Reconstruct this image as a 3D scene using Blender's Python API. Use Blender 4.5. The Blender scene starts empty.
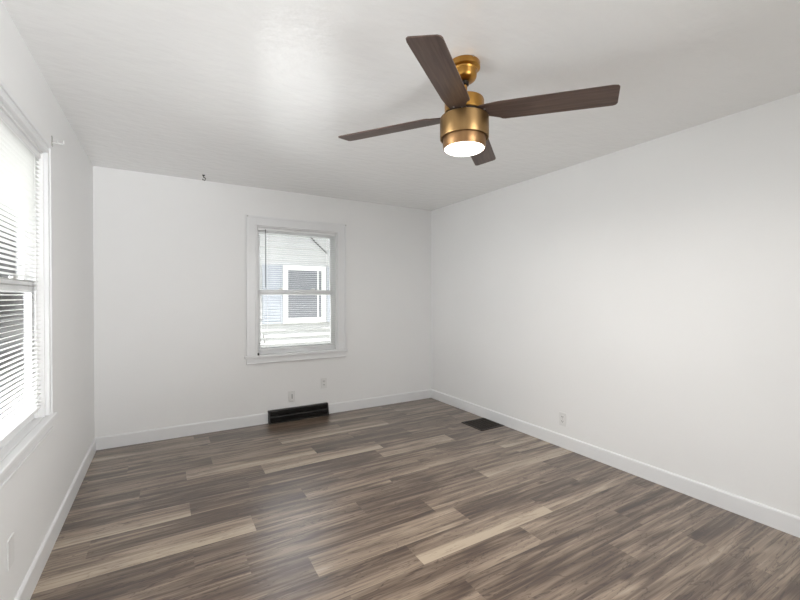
import bpy, bmesh, math, random
from math import sin, cos, pi, radians
from mathutils import Vector, Matrix
random.seed(7)
C = bpy.context.scene
COL = C.collection

# ---------------------------------------------------------------- camera
CAMZ = 1.3221
cd = bpy.data.cameras.new('camera'); cam = bpy.data.objects.new('camera', cd); COL.objects.link(cam)
yaw, pitch, roll = 0.53326, -0.00878, -0.00065
f_ = Vector((sin(yaw)*cos(pitch), cos(yaw)*cos(pitch), sin(pitch)))
r_ = Vector((cos(yaw), -sin(yaw), 0)); u_ = r_.cross(f_)
m = Matrix((r_, u_, -f_)).transposed().to_4x4(); m.translation = (0, 0, CAMZ)
cam.matrix_world = m
cd.sensor_width = 36; cd.lens = 36*398.35/800; cd.clip_start = .02
C.camera = cam

# ---------------------------------------------------------------- world, lights, exposure
SKY = 1.35
w = bpy.data.worlds.new('sky'); C.world = w; w.use_nodes = True
bg = w.node_tree.nodes['Background']; bg.inputs[0].default_value = (.96, .98, 1, 1); bg.inputs[1].default_value = SKY

def area(name, loc, direction, sx, sy, power, col=(1, 1, 1), spread=pi):
    d = bpy.data.lights.new(name, 'AREA'); d.shape = 'RECTANGLE'; d.size = sx; d.size_y = sy
    d.energy = power; d.color = col; d.spread = spread
    o = bpy.data.objects.new(name, d); COL.objects.link(o)
    o.location = loc; o.rotation_euler = Vector(direction).to_track_quat('-Z', 'Y').to_euler()
    return o
XL, XR, YB, YR, H = -.5255, 3.0008, 4.2762, -1.40, 2.44
# added fill light behind the viewer, aimed in through a made-up rear opening
area('rear_fill_light', (1.30, YR-.9, 1.0), (-2.4, 4.4, 1.7), 1.4, 1.8, 33, (.98, .99, 1), 1.25)
# added area lights boosting sky and ground light outside the two visible windows
area('left_ground_fill', (XL-.42, 2.15, 1.05), (1, .05, .55), 1.3, 1.2, 60, (.97, .985, 1))
area('left_sky_fill', (XL-1.3, 2.3, 2.3), (1, 0, -.5), 2.0, 1.6, 130, (.97, .985, 1))
area('back_ground_fill', (1.25, YB+1.4, -.30), (0, -.75, 1), 2.6, 1.6, 160, (.97, .985, 1))
area('back_sky_fill', (1.25, YB+2.2, 3.15), (0, -1, -.65), 2.2, 1.4, 150, (.93, .96, 1))
sd = bpy.data.lights.new('sun', 'SUN'); sd.energy = 6; sd.angle = .02; sd.color = (1, .97, .92)
so = bpy.data.objects.new('sun', sd); COL.objects.link(so); so.rotation_euler = Vector((-.03, .26, -.966)).to_track_quat('-Z', 'Y').to_euler()

C.view_settings.view_transform = 'Standard'; C.view_settings.look = 'None'
C.view_settings.gamma = 1; C.view_settings.use_curve_mapping = False
C.view_settings.exposure = 0.30

# ---------------------------------------------------------------- materials
def mat(name, col, rough=.5, metal=0, spec=.5, emit=None, es=0):
    M = bpy.data.materials.new(name); M.use_nodes = True
    b = M.node_tree.nodes['Principled BSDF']
    b.inputs['Base Color'].default_value = (*col, 1); b.inputs['Roughness'].default_value = rough
    b.inputs['Metallic'].default_value = metal; b.inputs['Specular IOR Level'].default_value = spec
    if emit: b.inputs['Emission Color'].default_value = (*emit, 1); b.inputs['Emission Strength'].default_value = es
    return M
def nd(M, t, **k):
    n = M.node_tree.nodes.new(t)
    for a, v in k.items(): setattr(n, a, v)
    return n
def ln(M, a, b): M.node_tree.links.new(a, b)
def varied(name, c1, c2, scale, rough, bump=0, bscale=None, bdist=.002, metal=0, spec=.5, stretch=(1, 1, 1), coord='Object'):
    """two-tone noise colour plus bump"""
    M = mat(name, c1, rough, metal, spec); P = M.node_tree.nodes['Principled BSDF']
    tc = nd(M, 'ShaderNodeTexCoord'); mp = nd(M, 'ShaderNodeMapping'); mp.inputs['Scale'].default_value = stretch
    ln(M, tc.outputs[coord], mp.inputs[0])
    n = nd(M, 'ShaderNodeTexNoise'); n.inputs['Scale'].default_value = scale; n.inputs['Detail'].default_value = 4
    ln(M, mp.outputs[0], n.inputs[0])
    r = nd(M, 'ShaderNodeValToRGB'); r.color_ramp.elements[0].position = .35; r.color_ramp.elements[1].position = .65
    r.color_ramp.elements[0].color = (*c1, 1); r.color_ramp.elements[1].color = (*c2, 1)
    ln(M, n.outputs[0], r.inputs[0]); ln(M, r.outputs[0], P.inputs['Base Color'])
    if bump:
        n2 = nd(M, 'ShaderNodeTexNoise'); n2.inputs['Scale'].default_value = bscale; n2.inputs['Detail'].default_value = 3
        ln(M, mp.outputs[0], n2.inputs[0])
        b = nd(M, 'ShaderNodeBump'); b.inputs['Strength'].default_value = bump; b.inputs['Distance'].default_value = bdist
        ln(M, n2.outputs[0], b.inputs['Height']); ln(M, b.outputs[0], P.inputs['Normal'])
    return M

WALL = varied('wall_paint', (.88, .88, .875), (.865, .865, .86), 1.3, .55, .25, 55, .0015, spec=.35)
CEIL = varied('ceiling_paint', (.92, .92, .915), (.905, .905, .90), 1.0, .24, .3, 9, .012, spec=.75, stretch=(1, 1.8, 1))
TRIM = varied('trim_paint', (.84, .845, .85), (.82, .825, .83), 3, .32, .1, 40, .001)
VINYL = mat('window_vinyl', (.86, .86, .86), .3)
GASKET = mat('dark_gasket', (.10, .10, .10), .5)
PLASTIC = mat('white_plastic', (.80, .80, .79), .35)
SLOT = mat('dark_slot', (.06, .055, .05), .6)
BLACK = varied('black_enamel', (.012, .011, .010), (.02, .018, .016), 8, .38)
BLACKIN = mat('duct_black', (.004, .004, .004), .8)
BROWNGRILLE = varied('brown_black_enamel', (.016, .011, .008), (.028, .019, .013), 10, .45)
STEEL = mat('steel', (.55, .54, .52), .35, 1)
DARKMETAL = mat('dark_metal', (.03, .028, .026), .4, .6)

SLAT = mat('blind_slat', (.66, .66, .64), .4)
_p = SLAT.node_tree.nodes['Principled BSDF']
_tr = nd(SLAT, 'ShaderNodeBsdfTranslucent'); _tr.inputs[0].default_value = (.92, .92, .89, 1)
_mx = nd(SLAT, 'ShaderNodeMixShader'); _mx.inputs[0].default_value = .16
ln(SLAT, _p.outputs[0], _mx.inputs[1]); ln(SLAT, _tr.outputs[0], _mx.inputs[2])
ln(SLAT, _mx.outputs[0], SLAT.node_tree.nodes['Material Output'].inputs[0])
WAND = mat('smoky_wand', (.14, .14, .15), .2)

def glass():
    M = bpy.data.materials.new('window_glass'); M.use_nodes = True
    nt = M.node_tree; nt.nodes.remove(nt.nodes['Principled BSDF'])
    t = nd(M, 'ShaderNodeBsdfTransparent'); t.inputs[0].default_value = (.96, .965, .965, 1)
    g = nd(M, 'ShaderNodeBsdfGlossy'); g.inputs['Roughness'].default_value = .02
    fr = nd(M, 'ShaderNodeFresnel'); fr.inputs[0].default_value = 1.45
    x = nd(M, 'ShaderNodeMixShader'); ln(M, fr.outputs[0], x.inputs[0]); ln(M, t.outputs[0], x.inputs[1]); ln(M, g.outputs[0], x.inputs[2])
    ln(M, x.outputs[0], nt.nodes['Material Output'].inputs[0]); return M
GLASS = glass()

BRASS = varied('brushed_brass', (.36, .225, .10), (.30, .185, .08), 30, .36, metal=1, stretch=(1, 1, .05))
BRASSW = varied('warm_brass', (.50, .265, .065), (.43, .22, .05), 20, .34, metal=1, stretch=(1, 1, .05))
BRONZE = varied('bronze_ring', (.36, .21, .10), (.30, .17, .08), 30, .38, metal=1, stretch=(1, 1, .05))
DIFF = mat('lamp_diffuser', (.9, .88, .82), .4, emit=(1, .93, .82), es=3.5)

def walnut():
    M = mat('walnut_blade', (.1, .06, .04), .42); P = M.node_tree.nodes['Principled BSDF']
    tc = nd(M, 'ShaderNodeTexCoord'); mp = nd(M, 'ShaderNodeMapping'); mp.inputs['Scale'].default_value = (2, 34, 10)
    ln(M, tc.outputs['Object'], mp.inputs[0])
    n = nd(M, 'ShaderNodeTexNoise'); n.inputs['Scale'].default_value = 2.2; n.inputs['Detail'].default_value = 6; n.inputs['Distortion'].default_value = .8
    ln(M, mp.outputs[0], n.inputs[0]); r = nd(M, 'ShaderNodeValToRGB')
    e = r.color_ramp.elements; e[0].position = .3; e[0].color = (.060, .036, .028, 1); e[1].position = .72; e[1].color = (.135, .086, .066, 1)
    ln(M, n.outputs[0], r.inputs[0]); ln(M, r.outputs[0], P.inputs['Base Color']); return M
WALNUT = walnut()

def floor_mat():
    M = mat('vinyl_plank', (.2, .16, .13), .42, spec=.5); P = M.node_tree.nodes['Principled BSDF']
    P.inputs['Coat Weight'].default_value = .5; P.inputs['Coat Roughness'].default_value = .26
    uv = nd(M, 'ShaderNodeUVMap'); uv.uv_map = 'plank'
    at = nd(M, 'ShaderNodeAttribute'); at.attribute_name = 'plank_data'
    sp = nd(M, 'ShaderNodeSeparateColor'); ln(M, at.outputs['Color'], sp.inputs[0])   # tone, seed, edge
    suv = nd(M, 'ShaderNodeSeparateXYZ'); ln(M, uv.outputs[0], suv.inputs[0])
    def noise(sx, sy, scale, det, dist, rough=.5):
        cb = nd(M, 'ShaderNodeCombineXYZ')
        a = nd(M, 'ShaderNodeMath', operation='MULTIPLY'); a.inputs[1].default_value = sx; ln(M, suv.outputs[0], a.inputs[0])
        b = nd(M, 'ShaderNodeMath', operation='MULTIPLY'); b.inputs[1].default_value = sy; ln(M, suv.outputs[1], b.inputs[0])
        c = nd(M, 'ShaderNodeMath', operation='MULTIPLY'); c.inputs[1].default_value = 60; ln(M, sp.outputs[1], c.inputs[0])
        ln(M, a.outputs[0], cb.inputs[0]); ln(M, b.outputs[0], cb.inputs[1]); ln(M, c.outputs[0], cb.inputs[2])
        n = nd(M, 'ShaderNodeTexNoise'); n.inputs['Scale'].default_value = scale; n.inputs['Detail'].default_value = det
        n.inputs['Distortion'].default_value = dist; n.inputs['Roughness'].default_value = rough
        ln(M, cb.outputs[0], n.inputs[0]); return n.outputs[0]
    def mth(op, a, b):
        n = nd(M, 'ShaderNodeMath', operation=op)
        for i, v in enumerate((a, b)):
            if isinstance(v, (int, float)): n.inputs[i].default_value = v
            else: ln(M, v, n.inputs[i])
        return n.outputs[0]
    broad = noise(.8, 1.1, 1.5, 2, 1.4)        # figure, v runs 0..1 over 18 cm
    streak = noise(.75, 4.2, 1.6, 4, 1.1, .55)
    fine = noise(5, 34, 1.5, 4, .4, .6)
    v = mth('MULTIPLY', mth('SUBTRACT', broad, .5), 1.0)
    v = mth('ADD', v, mth('MULTIPLY', mth('SUBTRACT', streak, .5), 1.0))
    v = mth('ADD', v, mth('MULTIPLY', mth('SUBTRACT', fine, .5), .24))
    # light sapwood band on the near side of some boards
    e1 = nd(M, 'ShaderNodeMapRange'); e1.interpolation_type = 'SMOOTHSTEP'
    wob = mth('ADD', suv.outputs[1], mth('MULTIPLY', mth('SUBTRACT', broad, .5), .5))
    ln(M, wob, e1.inputs[0]); e1.inputs[1].default_value = .62; e1.inputs[2].default_value = .22; e1.inputs[3].default_value = 0; e1.inputs[4].default_value = 1
    v = mth('ADD', v, mth('MULTIPLY', mth('MULTIPLY', e1.outputs[0], sp.outputs[2]), .36))
    v = mth('ADD', v, sp.outputs[0])
    vein = noise(1.5, 2.0, 1.4, 3, 2.2, .5)
    va = mth('ABSOLUTE', mth('SUBTRACT', vein, .5), 0)
    vr = nd(M, 'ShaderNodeMapRange'); ln(M, va, vr.inputs[0]); vr.inputs[1].default_value = 0; vr.inputs[2].default_value = .02; vr.inputs[3].default_value = .22; vr.inputs[4].default_value = 0
    v = mth('SUBTRACT', v, vr.outputs[0])
    # knots
    kc = nd(M, 'ShaderNodeCombineXYZ'); ln(M, mth('ADD', mth('MULTIPLY', suv.outputs[0], 1.0), mth('MULTIPLY', sp.outputs[1], 31)), kc.inputs[0])
    ln(M, mth('MULTIPLY', suv.outputs[1], .42), kc.inputs[1])
    vo = nd(M, 'ShaderNodeTexVoronoi'); vo.inputs['Scale'].default_value = 2.3; ln(M, kc.outputs[0], vo.inputs[0])
    kd = mth('ADD', vo.outputs['Distance'], mth('MULTIPLY', mth('SUBTRACT', streak, .5), .10))
    kr = nd(M, 'ShaderNodeMapRange'); ln(M, kd, kr.inputs[0]); kr.inputs[1].default_value = .03; kr.inputs[2].default_value = .13; kr.inputs[3].default_value = .34; kr.inputs[4].default_value = 0
    v = mth('SUBTRACT', v, kr.outputs[0])
    r = nd(M, 'ShaderNodeValToRGB'); ln(M, v, r.inputs[0]); el = r.color_ramp.elements
    el[0].position = .08; el[0].color = (.044, .026, .018, 1)
    el[1].position = .95; el[1].color = (.47, .38, .285, 1)
    for p_, c_ in ((.33, (.098, .063, .043, 1)), (.50, (.185, .134, .098, 1)), (.70, (.300, .228, .168, 1))):
        q = el.new(p_); q.color = c_
    # seam between boards: narrow eased edge
    s1 = nd(M, 'ShaderNodeMapRange'); ln(M, mth('ABSOLUTE', mth('SUBTRACT', suv.outputs[1], .5), 0), s1.inputs[0])
    s1.inputs[1].default_value = .485; s1.inputs[2].default_value = .5; s1.inputs[3].default_value = 0; s1.inputs[4].default_value = .45
    mx = nd(M, 'ShaderNodeMix'); mx.data_type = 'RGBA'; ln(M, s1.outputs[0], mx.inputs[0]); ln(M, r.outputs[0], mx.inputs[6]); mx.inputs[7].default_value = (.05, .04, .033, 1)
    ln(M, mx.outputs[2], P.inputs['Base Color'])
    rr = nd(M, 'ShaderNodeMapRange'); ln(M, streak, rr.inputs[0]); rr.inputs[3].default_value = .27; rr.inputs[4].default_value = .37; ln(M, rr.outputs[0], P.inputs['Roughness'])
    b = nd(M, 'ShaderNodeBump'); b.inputs['Strength'].default_value = .25; b.inputs['Distance'].default_value = .001
    ln(M, fine, b.inputs['Height']); ln(M, b.outputs[0], P.inputs['Normal'])
    return M
FLOOR = floor_mat()

SIDING = varied('painted_siding', (.52, .53, .53), (.48, .49, .495), 2, .6, .1, 30)
SHUT = varied('blue_grey_shutter', (.40, .43, .48), (.36, .39, .44), 4, .5)
NTRIM = mat('exterior_white_trim', (.80, .81, .80), .5)
NGLASS = mat('neighbour_glass', (.17, .18, .20), .3)
BRICK = varied('brown_board', (.16, .095, .055), (.26, .17, .10), 5, .8, .3, 12)
GREENW = varied('mint_siding', (.42, .60, .54), (.50, .66, .60), 2, .7)
GRASS = varied('grass_ground', (.42, .42, .37), (.50, .49, .44), 6, .9)
LEAF = varied('dark_leaf', (.035, .05, .02), (.09, .10, .045), 6, .7)
BARK = varied('bark', (.07, .05, .035), (.12, .09, .06), 8, .9)
CABLE = mat('cable', (.10, .10, .10), .6)
ROOFM = varied('roof_shingle', (.12, .12, .12), (.18, .17, .16), 12, .9)

# ---------------------------------------------------------------- mesh helpers
def box(bm, x0, x1, y0, y1, z0, z1, M=None):
    v = [bm.verts.new((x, y, z)) for x in (x0, x1) for y in (y0, y1) for z in (z0, z1)]
    fs = [bm.faces.new([v[i] for i in q]) for q in ((0, 1, 3, 2), (4, 6, 7, 5), (0, 4, 5, 1), (2, 3, 7, 6), (0, 2, 6, 4), (1, 5, 7, 3))]
    if M is not None: bmesh.ops.transform(bm, matrix=M, verts=v)
    return v
def prism(bm, prof, a0, a1, axis='x'):
    """extrude a closed 2D profile (p,q) along an axis; x: (y,z)=(p,q); y: (x,z)=(p,q); z: (x,y)=(p,q)"""
    def P(a, p, q): return (a, p, q) if axis == 'x' else ((p, a, q) if axis == 'y' else (p, q, a))
    A = [bm.verts.new(P(a0, *q)) for q in prof]; B = [bm.verts.new(P(a1, *q)) for q in prof]
    n = len(prof)
    for i in range(n): bm.faces.new((A[i], A[(i+1) % n], B[(i+1) % n], B[i]))
    bm.faces.new(A[::-1]); bm.faces.new(B); return A+B
def lathe(bm, prof, n=64, cx=0, cy=0):
    """prof = [(r,z),...], closed on the axis when r==0"""
    rings = []
    for r, z in prof:
        if r < 1e-6: rings.append([bm.verts.new((cx, cy, z))])
        else: rings.append([bm.verts.new((cx+r*cos(2*pi*i/n), cy+r*sin(2*pi*i/n), z)) for i in range(n)])
    for a, b in zip(rings, rings[1:]):
        for i in range(n):
            j = (i+1) % n
            if len(a) == 1 and len(b) == 1: continue
            if len(a) == 1: bm.faces.new((a[0], b[i], b[j]))
            elif len(b) == 1: bm.faces.new((a[i], a[j], b[0]))
            else: bm.faces.new((a[i], a[j], b[j], b[i]))
def tube(bm, pts, r, n=8):
    pts = [Vector(p) for p in pts]; rings = []
    for i, p in enumerate(pts):
        t = (pts[min(i+1, len(pts)-1)]-pts[max(i-1, 0)]).normalized()
        a = t.cross(Vector((0, 0, 1)) if abs(t.z) < .9 else Vector((1, 0, 0))).normalized(); b = t.cross(a)
        rings.append([bm.verts.new(p+r*(cos(2*pi*k/n)*a+sin(2*pi*k/n)*b)) for k in range(n)])
    for A, B in zip(rings, rings[1:]):
        for k in range(n): bm.faces.new((A[k], A[(k+1) % n], B[(k+1) % n], B[k]))
    bm.faces.new(rings[0][::-1]); bm.faces.new(rings[-1])
def obj(name, bm, M, parent=None, bevel=0, smooth=False, seg=2):
    bmesh.ops.recalc_face_normals(bm, faces=bm.faces[:])
    me = bpy.data.meshes.new(name); bm.to_mesh(me); bm.free(); me.materials.append(M)
    o = bpy.data.objects.new(name, me); COL.objects.link(o)
    if parent: o.parent = parent
    if smooth:
        for p in me.polygons: p.use_smooth = True
        try: me.set_sharp_from_angle(angle=radians(38))
        except Exception: pass
    if bevel:
        b = o.modifiers.new('bevel', 'BEVEL'); b.width = bevel; b.segments = seg; b.limit_method = 'ANGLE'; b.angle_limit = radians(40)
    return o
def empty(name, loc=(0, 0, 0), rz=0):
    o = bpy.data.objects.new(name, None); COL.objects.link(o); o.location = loc; o.rotation_euler = (0, 0, rz); o.empty_display_size = .1
    return o
def tag(o, label, cat, group=None):
    o['label'] = label; o['category'] = cat
    if group: o['group'] = group
    return o
def struct(o): o['kind'] = 'structure'; return o
def B(name, dims, M, parent=None, bevel=0):
    bm = bmesh.new(); box(bm, *dims); return obj(name, bm, M, parent, bevel)

# ---------------------------------------------------------------- room shell
LWT = .080; WT = .15   # wall thickness
WZ0, WZ1 = .715, 2.05          # window openings (stool top, head)
BWX0, BWX1 = .81, 1.695        # back window opening
LWY0, LWY1 = 1.70, 2.655       # left window opening
def wall_strip(name, a0, a1, holes, mk, M=WALL):
    """holes = [(p0,p1,z0,z1)]; mk(p0,p1,z0,z1) -> box dims"""
    bm = bmesh.new(); cur = a0
    for p0, p1, z0, z1 in holes:
        box(bm, *mk(cur, p0, 0, H)); box(bm, *mk(p0, p1, 0, z0)); box(bm, *mk(p0, p1, z1, H)); cur = p1
    box(bm, *mk(cur, a1, 0, H))
    bmesh.ops.remove_doubles(bm, verts=bm.verts[:], dist=1e-5)
    return struct(obj(name, bm, M))
wall_strip('wall_back', XL-WT, XR+WT, [(BWX0, BWX1, WZ0-.03, WZ1)], lambda a, b, c, d: (a, b, YB, YB+WT, c, d))
wall_strip('wall_left', YR, YB, [(LWY0, LWY1, WZ0-.03, WZ1)], lambda a, b, c, d: (XL-LWT, XL, a, b, c, d))
wall_strip('wall_right', YR, YB, [], lambda a, b, c, d: (XR, XR+WT, a, b, c, d))
wall_strip('wall_rear', XL-WT, XR+WT, [(.50, 1.85, .40, 2.10)], lambda a, b, c, d: (a, b, YR-WT, YR, c, d))  # unseen opening, added to let the rear fill light in
struct(B('ceiling', (XL-WT, XR+WT, YR-WT, YB+WT, H, H+.12), CEIL))

# floor: board by board, one mesh
def make_floor():
    bm = bmesh.new(); uvl = bm.loops.layers.uv.new('plank'); cl = bm.loops.layers.float_color.new('plank_data')
    PW = .18
    # boards read off the photograph: row -> [(x0, x1, tone, edge)]
    fixed = {9: [(1.095, 2.05, .62, 1.0)], 13: [(-.70, .44, .61, 1.0)], 15: [(-.85, .13, .54, .9)],
             17: [(-.15, .64, .40, 0), (.64, 1.64, .60, .85)], 18: [(-.95, .13, .40, .1), (.13, 1.10, .55, .9)],
             12: [(-.9, .12, .40, 0), (.12, 1.05, .46, .1), (1.05, 2.03, .40, 0), (2.03, 3.1, .58, .9)], 11: [(.35, 1.43, .40, 0), (1.43, 2.6, .50, .3)],
             14: [(-.35, .80, .38, 0), (.80, 1.75, .44, .3)], 16: [(-.6, .50, .38, 0), (.50, 1.55, .42, 0), (1.55, 2.3, .58, .8)],
             6: [(.95, 2.04, .42, 0), (2.04, 3.1, .47, .2)], 7: [(1.2, 2.38, .45, .1), (2.38, 3.1, .40, 0)],
             8: [(.7, 1.75, .44, .5), (1.75, 2.85, .47, .2)], 10: [(.62, 1.55, .48, .5), (1.55, 2.55, .42, 0)],
             22: [(-.9, .35, .55, .7), (.35, 1.5, .42, 0)], 20: [(.9, 2.0, .57, .7)]}
    k0 = int(math.floor((YR-.05)/PW)); k1 = int(math.ceil((YB+.05)/PW))
    for k in range(k0, k1):
        y0, y1 = max(k*PW, YR-.02), min((k+1)*PW, YB+.02)
        if y1 <= y0: continue
        bs = list(fixed.get(k, []))
        rnd = random.Random(k*13+5)
        def tn():
            t = rnd.choice((.37, .40, .42, .44, .46, .50, .54)); return t, rnd.choice((0, 0, .1, .3, .6))
        if not bs:
            x = XL-.3-rnd.random()*1.1; bs = [(x, x+1.2, *tn())]
        while bs[0][0] > XL: bs.insert(0, (bs[0][0]-rnd.choice((1.0, 1.15, .8)), bs[0][0], *tn()))
        while bs[-1][1] < XR: bs.append((bs[-1][1], bs[-1][1]+rnd.choice((.95, 1.2, .8)), *tn()))
        for x0, x1, t, e in bs:
            xa, xb = max(x0, XL-.02), min(x1, XR+.02)
            if xb <= xa: continue
            sd = rnd.random(); vs = [bm.verts.new((x, y, 0)) for x, y in ((xa, y0), (xb, y0), (xb, y1), (xa, y1))]
            fc = bm.faces.new(vs)
            for lp in fc.loops:
                lp[uvl].uv = (lp.vert.co.x, (lp.vert.co.y-k*PW)/PW); lp[cl] = (t, sd, e, 1)
    # slab under the boards
    o = obj('floor', bm, FLOOR); return struct(o)
make_floor()
struct(B('floor_slab', (XL-WT, XR+WT, YR-WT, YB+WT, -.12, -.002), mat('subfloor', (.4, .35, .3), .9))).name = 'floor_base'

# baseboards with an eased top
BP = [(0, 0), (.013, 0), (.013, .098), (.010, .106), (.004, .110), (0, .110)]
def baseboard(name, runs, mk, axis):
    bm = bmesh.new()
    for a0, a1 in runs: prism(bm, [mk(p, z) for p, z in BP], a0, a1, axis)
    return struct(obj(name, bm, TRIM))
RGX0, RGX1, RGH = .920, 1.570, .130
baseboard('baseboard_back', [(XL, RGX0), (RGX1, XR)], lambda p, z: (YB-p, z), 'x')
baseboard('baseboard_left', [(YR, YB-.013)], lambda p, z: (XL+p, z), 'y')
baseboard('baseboard_right', [(YR, YB-.013)], lambda p, z: (XR-p, z), 'y')
baseboard('baseboard_rear', [(XL, XR)], lambda p, z: (YR+p, z), 'x')

# ---------------------------------------------------------------- windows (local: x along wall, y outward, z up; origin at floor, opening centre)
def window(name, loc, rz, W, WT, off=0, CW=.10):
    R = struct(empty(name, loc, rz)); h = W/2
    # casing with outer back band
    bm = bmesh.new()
    for s in (-1, 1):
        a, b = sorted((s*h, s*(h+CW))); box(bm, a, b, -.015, 0, WZ0, WZ1+CW)
        a, b = sorted((s*(h+CW-.020), s*(h+CW))); box(bm, a, b, -.022, -.015, WZ0, WZ1+CW)
        a, b = sorted((s*h, s*(h+.012))); box(bm, a, b, -.018, -.015, WZ0, WZ1+.012)
    box(bm, -h, h, -.015, 0, WZ1, WZ1+CW)
    box(bm, -h-CW+.02, h+CW-.02, -.022, -.015, WZ1+CW-.020, WZ1+CW); box(bm, -h-.012, h+.012, -.018, -.015, WZ1, WZ1+.012)
    obj('casing', bm, TRIM, R, .0025)
    bm = bmesh.new()   # stool with horns
    box(bm, -h-CW-.018, h+CW+.018, -.036, 0, WZ0-.026, WZ0); box(bm, -h, h, 0, .068+off, WZ0-.026, WZ0)
    obj('stool', bm, TRIM, R, .005)
    bm = bmesh.new(); box(bm, -h-CW, h+CW, -.016, 0, WZ0-.085, WZ0-.026); box(bm, -h-CW, h+CW, -.022, 0, WZ0-.085, WZ0-.072)
    obj('apron', bm, TRIM, R, .003)
    bm = bmesh.new()   # jamb liner
    for s in (-1, 1):
        a, b = sorted((s*h, s*(h-.012))); box(bm, a, b, 0, WT, WZ0-.03, WZ1)
        a, b = sorted((s*(h-.012), s*(h-.030))); box(bm, a, b, .055+off, .066+off, WZ0, WZ1-.012)
    box(bm, -h+.012, h-.012, 0, WT, WZ1-.012, WZ1)
    box(bm, -h+.012, h-.012, .055+off, .066+off, WZ1-.03, WZ1-.012)
    box(bm, -h+.012, h-.012, .066+off, WT+.02, WZ0-.03, WZ0-.002)
    obj('jamb', bm, VINYL, R, .002)
    MID = 1.365; g = h-.014
    def sash(nm, y0, y1, z0, z1, bot, top, st=.040):
        bm = bmesh.new()
        box(bm, -g, -g+st, y0, y1, z0, z1); box(bm, g-st, g, y0, y1, z0, z1)
        box(bm, -g+st, g-st, y0, y1, z0, z0+bot); box(bm, -g+st, g-st, y0, y1, z1-top, z1)
        o = obj(nm, bm, VINYL, R, .003)
        B('gasket', (-g+st-.001, g-st+.001, (y0+y1)/2-.006, (y0+y1)/2-.003, z0+bot-.001, z0+bot+.004), GASKET, o)
        B('glass_pane', (-g+st-.004, g-st+.004, (y0+y1)/2-.002, (y0+y1)/2+.002, z0+bot-.004, z1-top+.004), GLASS, o)
        return o
    lo = sash('lower_sash', .068+off, .092+off, WZ0, MID+.028, .062, .052)
    up = sash('upper_sash', .094+off, .118+off, MID-.025, WZ1-.012, .045, .045)
    for s in (-1, 1):
        bm = bmesh.new(); box(bm, s*W*.20-.026, s*W*.20+.026, .070+off, .090+off, MID+.028, MID+.037)
        lathe(bm, [(0, MID+.037), (.012, MID+.037), (.012, MID+.046), (0, MID+.046)], 16, s*W*.20, .080+off)
        tube(bm, [(s*W*.20, .080+off, MID+.043), (s*W*.20+.022, .068+off, MID+.043)], .004)
        obj('sash_lock', bm, STEEL, lo)
    return R
wb = window('window_1', ((BWX0+BWX1)/2, YB, 0), 0, BWX1-BWX0, WT)
wl = window('window_2', (XL, (LWY0+LWY1)/2, 0), pi/2, LWY1-LWY0, LWT, -.030, .055)

# mini blinds
def blind(loc, rz, W, label, tilt, wand_side, wand_len=.62, cord_x=None, cord_z=.93):
    R = tag(empty('mini_blind', loc, rz), label, 'blind', 'slatted blinds inside the window openings')
    h = W/2; yc = .022; top = WZ1-.014
    bm = bmesh.new(); box(bm, -h, h, yc-.015, yc+.015, top-.028, top); obj('headrail', bm, VINYL, R, .003)
    bm = bmesh.new(); z = top-.040; zb = WZ0+.045; P = .0215; n = int((z-zb)/P)
    ct, st = cos(tilt), sin(tilt)
    for i in range(n):
        zc = z-i*P; pr = []
        for t in (-1, -.5, 0, .5, 1):
            pr.append((t*.0125, .0016*(1-t*t)))
        pts = pr+[(a, b-.0005) for a, b in pr[::-1]]
        # inner edge (toward the room, -y) higher
        prism(bm, [(yc+a*ct+b*st, zc-a*st+b*ct) for a, b in pts], -h+.004, h-.004, 'x')
    obj('slats', bm, SLAT, R, smooth=True)
    zl = z-(n-1)*P
    bm = bmesh.new(); box(bm, -h+.002, h-.002, yc-.011, yc+.011, zl-.030, zl-.016); obj('bottom_rail', bm, VINYL, R, .003)
    for x in ((-h+.10), h-.10):
        bm = bmesh.new()
        for y in (yc-.0135, yc+.0135): box(bm, x-.0009, x+.0009, y-.0006, y+.0006, zl-.018, top-.02)
        obj('ladder_cord', bm, PLASTIC, R)
    xw = wand_side*(h-.075)
    bm = bmesh.new(); tube(bm, [(xw, yc-.022, top-.024), (xw, yc-.024, top-.03), (xw, yc-.026, top-wand_len)], .0038, 6)
    box(bm, xw-.004, xw+.004, yc-.028, yc-.015, top-.03, top-.02)
    obj('tilt_wand', bm, WAND, R, smooth=True)
    xc = wand_side*(h-.060) if cord_x is None else cord_x
    bm = bmesh.new(); tube(bm, [(xc, yc-.020, top-.02), (xc, yc-.021, cord_z)], .0011, 5); o = obj('lift_cord', bm, PLASTIC, R)
    bm = bmesh.new()
    for dx, dz in ((-.004, 0), (.006, -.055)):
        lathe(bm, [(0, cord_z+dz+.004), (.003, cord_z+dz+.003), (.007, cord_z+dz-.035), (.006, cord_z+dz-.038), (0, cord_z+dz-.038)], 12, xc+dx, yc-.021)
    obj('tassel', bm, PLASTIC, o, smooth=True)
    return R
blind(wb.location, 0, BWX1-BWX0-.034, 'white mini blind with dark tilt wand hanging in the small back wall window', radians(0), -1)
blind(wl.location, pi/2, LWY1-LWY0-.034, 'white mini blind filling the large window on the left wall', radians(9), -1)

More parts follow.
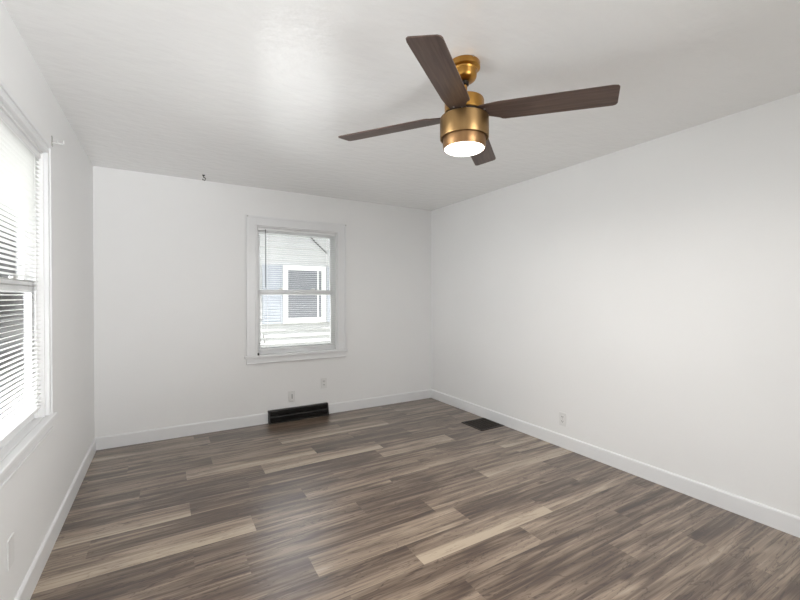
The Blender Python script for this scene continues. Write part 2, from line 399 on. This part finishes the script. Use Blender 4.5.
# ---------------------------------------------------------------- ceiling fan
def make_fan():
    FX, FY = 1.2416, 1.4963
    R = tag(empty('ceiling_fan', (FX, FY, H)), 'brass ceiling fan with four dark walnut blades and lit round lamp', 'ceiling fan')
    z = lambda a: a-H
    bm = bmesh.new()
    lathe(bm, [(0, z(2.4395)), (.070, z(2.4395)), (.071, z(2.438)), (.071, z(2.436)), (0, z(2.436))], 48)
    obj('ceiling_plate', bm, PLASTIC, R, smooth=True)
    bm = bmesh.new()
    lathe(bm, [(.030, z(2.437)), (.073, z(2.437)), (.0745, z(2.434)), (.0745, z(2.411)), (.069, z(2.407)), (.062, z(2.405)), (.0615, z(2.399)), (.059, z(2.396)), (.0585, z(2.375)), (.055, z(2.364)), (.045, z(2.355)), (.020, z(2.352)), (.018, z(2.359)), (0, z(2.359))], 64)
    obj('canopy', bm, BRASSW, R, smooth=True)
    for a in (.6, 2.4, 4.6):
        bm = bmesh.new(); tube(bm, [(.050*cos(a), .050*sin(a), z(2.434)), (.078*cos(a), .078*sin(a), z(2.434))], .004)
        obj('screw', bm, STEEL, R)
    bm = bmesh.new(); lathe(bm, [(0, z(2.353)), (.0135, z(2.353)), (.0135, z(2.262)), (0, z(2.262))], 24)
    rod = obj('downrod', bm, BRASSW, R, smooth=True)
    bm = bmesh.new(); tube(bm, [(-.022, -.004, z(2.283)), (.022, .004, z(2.283))], .004); obj('pin', bm, STEEL, rod)
    bm = bmesh.new(); lathe(bm, [(.012, z(2.350)), (.021, z(2.349)), (.021, z(2.334)), (.013, z(2.331))], 24); obj('collar', bm, DARKMETAL, rod, smooth=True)
    bm = bmesh.new()
    lathe(bm, [(0, z(2.264)), (.084, z(2.264)), (.091, z(2.261)), (.094, z(2.254)), (.094, z(2.200)), (0, z(2.200))], 64)
    obj('motor_neck', bm, BRASSW, R, smooth=True)
    bm = bmesh.new()
    lathe(bm, [(0, z(2.200)), (.084, z(2.200)), (.084, z(2.186)), (0, z(2.186))], 48); obj('flywheel', bm, DARKMETAL, R, smooth=True)
    bm = bmesh.new()
    lathe(bm, [(0, z(2.178)), (.113, z(2.178)), (.116, z(2.175)), (.116, z(2.080)), (.1145, z(2.078)), (.111, z(2.078)), (.111, z(2.095)), (0, z(2.095))], 80)
    obj('motor_drum', bm, BRASS, R, smooth=True)
    bm = bmesh.new()
    lathe(bm, [(.088, z(2.095)), (.1025, z(2.095)), (.1025, z(2.047)), (.1005, z(2.044)), (.1005, z(2.034)), (.0985, z(2.030)), (.095, z(2.030)), (.095, z(2.06)), (.088, z(2.07))], 80)
    lk = obj('light_kit', bm, BRONZE, R, smooth=True)
    bm = bmesh.new()
    lathe(bm, [(.0945, z(2.042)), (.0945, z(2.030)), (.088, z(2.025)), (.06, z(2.021)), (.03, z(2.019)), (0, z(2.0185))], 64)
    obj('diffuser', bm, DIFF, lk, smooth=True)
    # blades: local +x outward, +y side raised by the pitch
    pitch = radians(11); TH = .006
    # outline (x, y): raised straight edge (y>0), trailing edge cut back at the root
    hw = .066
    out = [(.070, -.052), (.115, -.060), (.17, -hw), (.63, -hw-.001), (.648, -hw+.003), (.655, -hw+.012), (.660, hw-.016), (.655, hw-.005), (.644, hw),
           (.185, hw-.002), (.172, hw-.006), (.162, hw-.016), (.118, .030), (.070, .030)]
    # the blades swing about the fan axis; angle 0 points along room +x
    base = -.899      # right blade, measured from the camera's axes
    for k in range(4):
        bm = bmesh.new(); A = [bm.verts.new((x, y, TH/2)) for x, y in out]; Bv = [bm.verts.new((x, y, -TH/2)) for x, y in out]
        n = len(out); bm.faces.new(A); bm.faces.new(Bv[::-1])
        for i in range(n): bm.faces.new((A[i], A[(i+1) % n], Bv[(i+1) % n], Bv[i]))
        b = obj('blade', bm, WALNUT, R, .0015)
        ang = base+k*pi/2
        droop = radians(1.9)
        b.matrix_local = Matrix.Translation((0, 0, z(2.193))) @ Matrix.Rotation(ang, 4, 'Z') @ Matrix.Rotation(droop, 4, 'Y') @ Matrix.Rotation(BLADE_SIGN*pitch, 4, 'X')
        bm = bmesh.new()
        for sx, sy in ((.10, -.028), (.10, .012), (.085, -.01)):
            lathe(bm, [(0, -TH/2-.002), (.004, -TH/2-.0015), (.005, -TH/2), (.005, 0)], 12, sx, sy)
        obj('blade_screw', bm, STEEL, b)
    # lamp light below the diffuser
    d = bpy.data.lights.new('fan_lamp', 'AREA'); d.shape = 'DISK'; d.size = .17; d.energy = 18; d.color = (1, .965, .92)
    o = bpy.data.objects.new('fan_lamp', d); COL.objects.link(o); o.location = (FX, FY, 2.014)
BLADE_SIGN = -1
make_fan()

# ---------------------------------------------------------------- registers, outlets, small hardware
def wall_register():
    W, Hh = RGX1-RGX0, RGH
    R = tag(empty('wall_register', ((RGX0+RGX1)/2, YB, .001)), 'black slatted heating register set into the back wall baseboard', 'vent')
    h = W/2
    D0, D1 = .066, .034     # depth at foot and top
    bm = bmesh.new()   # frame with a sloped front: deeper at the foot
    F = lambda zc: -(D0+(D1-D0)*zc/Hh)
    for x0, x1 in ((-h, -h+.014), (h-.014, h)):
        prism(bm, [(0, 0), (-D0, 0), (-D0, .010), (-D1, Hh), (0, Hh)], x0, x1, 'x')
    prism(bm, [(0, 0), (-D0, 0), (-D0, .012), (0, .012)], -h, h, 'x')
    prism(bm, [(0, Hh-.012), (F(Hh-.012), Hh-.012), (-D1, Hh), (0, Hh)], -h, h, 'x')
    prism(bm, [(0, .058), (F(.058), .058), (F(.070), .070), (0, .070)], -h+.01, h-.01, 'x')
    obj('frame', bm, BLACK, R, .0015)
    B('duct', (-h+.012, h-.012, -.022, -.014, .01, Hh-.01), BLACKIN, R)
    bm = bmesh.new()
    for zc in (.022, .034, .046, .082, .094, .106):
        yb = F(zc)
        prism(bm, [(yb+.004, zc), (yb+.016, zc+.007), (yb+.016, zc+.0085), (yb+.004, zc+.0015)], -h+.014, h-.014, 'x')
    obj('louvers', bm, BLACK, R)
wall_register()

def floor_register():
    x0, x1, y0, y1 = 2.672, 2.982, 2.950, 3.262
    R = tag(empty('floor_register', ((x0+x1)/2, (y0+y1)/2, 0)), 'dark brown square floor grille beside the right wall baseboard', 'vent')
    a, b = (x1-x0)/2, (y1-y0)/2
    bm = bmesh.new(); t = .006
    box(bm, -a, a, -b, -b+.02, 0, t); box(bm, -a, a, b-.02, b, 0, t); box(bm, -a, -a+.02, -b+.02, b-.02, 0, t); box(bm, a-.02, a, -b+.02, b-.02, 0, t)
    obj('frame', bm, BROWNGRILLE, R, .002)
    B('duct', (-a+.01, a-.01, -b+.01, b-.01, .0004, .0014), BLACKIN, R)
    bm = bmesh.new(); n = 16
    for i in range(n):
        y = -b+.02+(i+.5)*(2*b-.04)/n; box(bm, -a+.02, a-.02, y-.003, y+.003, .001, .005)
    for i in range(1, 6):
        x = -a+.02+i*(2*a-.04)/6; box(bm, x-.002, x+.002, -b+.02, b-.02, .001, .0048)
    obj('grille_bars', bm, BROWNGRILLE, R)
floor_register()

def outlet(loc, rz, label, kind='duplex'):
    """local x along wall, y outward of wall (into wall), face toward -y"""
    R = tag(empty('wall_outlet' if kind == 'duplex' else 'wall_plate', loc, rz), label, 'outlet')
    bm = bmesh.new(); box(bm, -.035, .035, -.005, 0, -.0575, .0575); obj('cover_plate', bm, PLASTIC, R, .002)
    if kind == 'duplex':
        for s in (-1, 1):
            bm = bmesh.new(); n = 20
            pts = [(max(-.0165, min(.0165, .019*cos(2*pi*i/n))), s*.0195+.0145*sin(2*pi*i/n)) for i in range(n)]
            prism(bm, pts, -.0068, -.004, 'y'); o = obj('receptacle', bm, PLASTIC, R)
            bm = bmesh.new()
            for dx in (-.0065, .0065): box(bm, dx-.002, dx+.002, -.0072, -.0066, s*.0195-.001, s*.0195+.008)
            lathe(bm, [(0, .0), (.0026, .0), (.0026, .0006), (0, .0006)], 12)
            for v in bm.verts[-26:]: v.co = Vector((v.co.x, -.0066-v.co.z, s*.0195-.007+v.co.y))
            obj('slots', bm, SLOT, o)
        bm = bmesh.new(); tube(bm, [(0, -.0062, 0), (0, -.004, 0)], .003, 12); obj('screw', bm, STEEL, R)
    elif kind == 'slot':
        bm = bmesh.new(); box(bm, -.012, .012, -.007, -.004, -.034, .034); o = obj('insert', bm, PLASTIC, R, .001)
        B('slots', (-.003, .003, -.0076, -.0068, -.026, .024), SLOT, o)
        for s in (-1, 1):
            bm = bmesh.new(); tube(bm, [(0, -.0062, s*.046), (0, -.004, s*.046)], .003, 12); obj('screw', bm, STEEL, R)
    return R
outlet((1.173, YB, .250), 0, 'white wall plate with one narrow dark slot above the black register', 'slot')
outlet((1.533, YB, .352), 0, 'white duplex outlet, higher of the two plates under the back window')
outlet((XR, 2.274, .247), -pi/2, 'white duplex outlet low on the right wall')
outlet((XL, 2.106, .326), pi/2, 'white wall plate low on the left wall under the window', 'blank')

# black hook in the ceiling by the back wall
t = tag(empty('ceiling_hook', (.312, 4.08, H)), 'small black hook screwed into the ceiling near the back wall', 'hook')
bm = bmesh.new(); lathe(bm, [(0, -.001), (.013, -.001), (.013, -.004), (.006, -.010), (0, -.010)], 20); obj('mounting_cup', bm, DARKMETAL, t, smooth=True)
bm = bmesh.new(); tube(bm, [(0, 0, -.006), (0, 0, -.022)]+[(.004+.013*cos(a)*1.0-.0, 0, -.036+.013*sin(a)) for a in [pi*.6, pi*.5, pi*.25, 0, -pi*.25, -pi*.5, -pi*.75, -pi*.95]], .0042, 8)
obj('hook_arm', bm, DARKMETAL, t, smooth=True)

# curtain rod bracket on the left wall
t = tag(empty('rod_bracket', (XL, 2.83, 2.165)), 'small white curtain rod bracket on the left wall above the window corner', 'bracket')
bm = bmesh.new(); box(bm, 0, .004, -.010, .010, -.028, .028); obj('back_plate', bm, STEEL, t, .001)
bm = bmesh.new(); box(bm, .003, .055, -.005, .005, -.012, -.006); box(bm, .050, .055, -.005, .005, -.012, .012); box(bm, .024, .029, -.005, .005, -.012, .006); obj('cradle_arm', bm, PLASTIC, t, .001)

# small curtain hooks at the top corners of the back window casing, hold-down clip at its foot
for x, lb in ((.722, 'tiny screw head at the upper left corner of the back window casing'), (1.786, 'tiny screw head at the upper right corner of the back window casing')):
    bm = bmesh.new(); tube(bm, [(0, 0, 0), (0, -.006, 0), (0, -.012, 0)], .0065, 12)
    o = obj('casing_screw', bm, STEEL); o.location = (x, YB-.022, 2.137); tag(o, lb, 'screw', 'screws in the window casing')
bm = bmesh.new(); box(bm, -.008, .008, -.012, .0, 0, .004); box(bm, -.008, .008, -.003, 0, 0, .026); tube(bm, [(0, -.002, .018), (-.002, -.014, .014)], .003, 8)
o = obj('hold_down_clip', bm, DARKMETAL); o.location = (.828, YB+.0, WZ0); tag(o, 'little dark clip standing at the left end of the back window sill', 'clip')

# ---------------------------------------------------------------- outside
GZ = -.55
struct(B('ground', (-18, 16, -10, 26, GZ-.1, GZ), GRASS)); bpy.data.objects['ground']['kind'] = 'structure'

def neighbour():
    D = 8.2; x0, x1, zt = -1.2, 9.5, 3.0
    R = tag(empty('neighbor_house', ((x0+x1)/2, D, GZ)), 'pale lap sided neighboring house seen through the back window blind', 'house')
    ox, oz = (x0+x1)/2, GZ
    bm = bmesh.new(); P = .13; z = GZ; hx = (x1-x0)/2
    wx0, wx1, wz0, wz1 = 2.16, 2.87, .88, 1.86   # glass opening
    while z < zt:
        prism(bm, [(0, z-oz), (-.034, z-oz), (-.034, z-oz+.012), (-.004, z-oz+P), (0, z-oz+P)], -hx, hx, 'x'); z += P
    box(bm, -hx, hx, 0, 4.5, 0, z-oz)
    obj('siding', bm, SIDING, R)
    bm = bmesh.new(); prism(bm, [(-.5, z-oz-.05), (2.2, z-oz+.5), (4.9, z-oz-.05)], -hx-.3, hx+.3, 'x'); obj('roof', bm, ROOFM, R)
    X = lambda v: v-ox
    Z = lambda v: v-oz
    bm = bmesh.new()
    fw = .10
    box(bm, X(wx0-fw), X(wx0), -.060, -.004, Z(wz0-fw), Z(wz1+fw)); box(bm, X(wx1), X(wx1+fw), -.060, -.004, Z(wz0-fw), Z(wz1+fw))
    box(bm, X(wx0), X(wx1), -.060, -.004, Z(wz1), Z(wz1+fw)); box(bm, X(wx0-.05), X(wx1+.05), -.075, -.004, Z(wz0-fw), Z(wz0))
    wn = obj('window', bm, NTRIM, R)
    B('pane', (X(wx0), X(wx1), -.042, -.034, Z(wz0), Z(wz1)), NGLASS, wn)
    bm = bmesh.new(); box(bm, X(wx0), X(wx1), -.052, -.040, Z(1.37), Z(1.41)); box(bm, X(wx1-.09), X(wx1-.06), -.050, -.040, Z(wz0), Z(wz1)); obj('sash_bar', bm, NTRIM, wn)
    for sx0, sx1 in ((wx0-fw-.40, wx0-fw-.01), (wx1+fw+.01, wx1+fw+.40)):
        bm = bmesh.new(); box(bm, X(sx0), X(sx0+.04), -.060, -.03, Z(wz0-.1), Z(wz1+.1)); box(bm, X(sx1-.04), X(sx1), -.060, -.03, Z(wz0-.1), Z(wz1+.1))
        box(bm, X(sx0+.04), X(sx1-.04), -.042, -.03, Z(wz0-.1), Z(wz1+.1))
        k = wz0-.1
        while k < wz1+.06:
            prism(bm, [(-.040, Z(k)), (-.056, Z(k)), (-.040, Z(k+.05))], X(sx0+.04), X(sx1-.04), 'x'); k += .06
        obj('shutter', bm, SHUT, R)
    bm = bmesh.new(); tube(bm, [(X(2.55), -.06, Z(2.66)), (X(2.72), -.06, Z(2.48)), (X(2.95), -.06, Z(2.28)), (X(2.99), -.035, Z(2.25))], .013, 8); obj('service_cable', bm, CABLE, R)
neighbour()

def mint_house():
    R = tag(empty('garden_shed', (-4.0, 13.0, GZ)), 'pale mint green house wall seen through the left window blind', 'house')
    bm = bmesh.new(); z = 0
    while z < 4.2: prism(bm, [(0, z), (-.02, z), (-.004, z+.14), (0, z+.14)], -3.0, 1.2, 'x'); z += .14
    box(bm, -3.0, 1.2, 0, 4, 0, 4.2); obj('siding', bm, GREENW, R)
    bm = bmesh.new(); prism(bm, [(-.4, 4.15), (2, 5.6), (4.4, 4.15)], -3.2, 1.4, 'x'); obj('roof', bm, ROOFM, R)
    R.name = 'mint_house'
mint_house()
# brown board fence between the lots
def fence():
    R = tag(empty('board_fence', (-1.62, 6.6, GZ)), 'tall weathered brown board fence outside the left window', 'fence')
    bm = bmesh.new(); x = -.02
    while x < 1.35:
        box(bm, x, x+.135, -.01, .01, .04, 3.05+.03*sin(x*9)); x += .145
    obj('boards', bm, BRICK, R)
    for z in (.4, 1.5, 2.7): B('rail', (-.02, 1.35, .01, .05, z, z+.09), BRICK, R)
    for x in (.05, 1.3):
        bm = bmesh.new(); box(bm, x-.045, x+.045, .05, .14, 0, 3.1); obj('post', bm, BRICK, R, .005)
fence()
def shrub(x, y, r, h, label, seed):
    R = tag(empty('evergreen_shrub', (x, y, GZ)), label, 'shrub', 'shrubs outside the left window')
    rnd = random.Random(seed)
    bm = bmesh.new(); tube(bm, [(0, 0, 0), (.03, 0, h*.4), (0, .02, h*.85)], .04, 8); obj('stem', bm, BARK, R)
    bm = bmesh.new()
    for i in range(2200):
        t = rnd.random(); zz = .12+t*(h-.12); rr = r*math.sqrt(rnd.random())*(1.05-.55*t)
        a = rnd.random()*2*pi; c = Vector((rr*cos(a), rr*sin(a), zz)); s = .05+.04*rnd.random()
        d1 = Vector((rnd.gauss(0, 1), rnd.gauss(0, 1), rnd.gauss(0, 1))).normalized(); d2 = d1.cross(Vector((rnd.gauss(0, 1), rnd.gauss(0, 1), rnd.gauss(0, 1)))).normalized()
        vs = [bm.verts.new(c+d1*s), bm.verts.new(c+d2*s*.5), bm.verts.new(c-d1*s), bm.verts.new(c-d2*s*.5)]; bm.faces.new(vs)
    obj('foliage', bm, LEAF, R)
shrub(-2.15, 7.3, .42, 1.75, 'dark narrow evergreen shrub close outside the left window', 3)
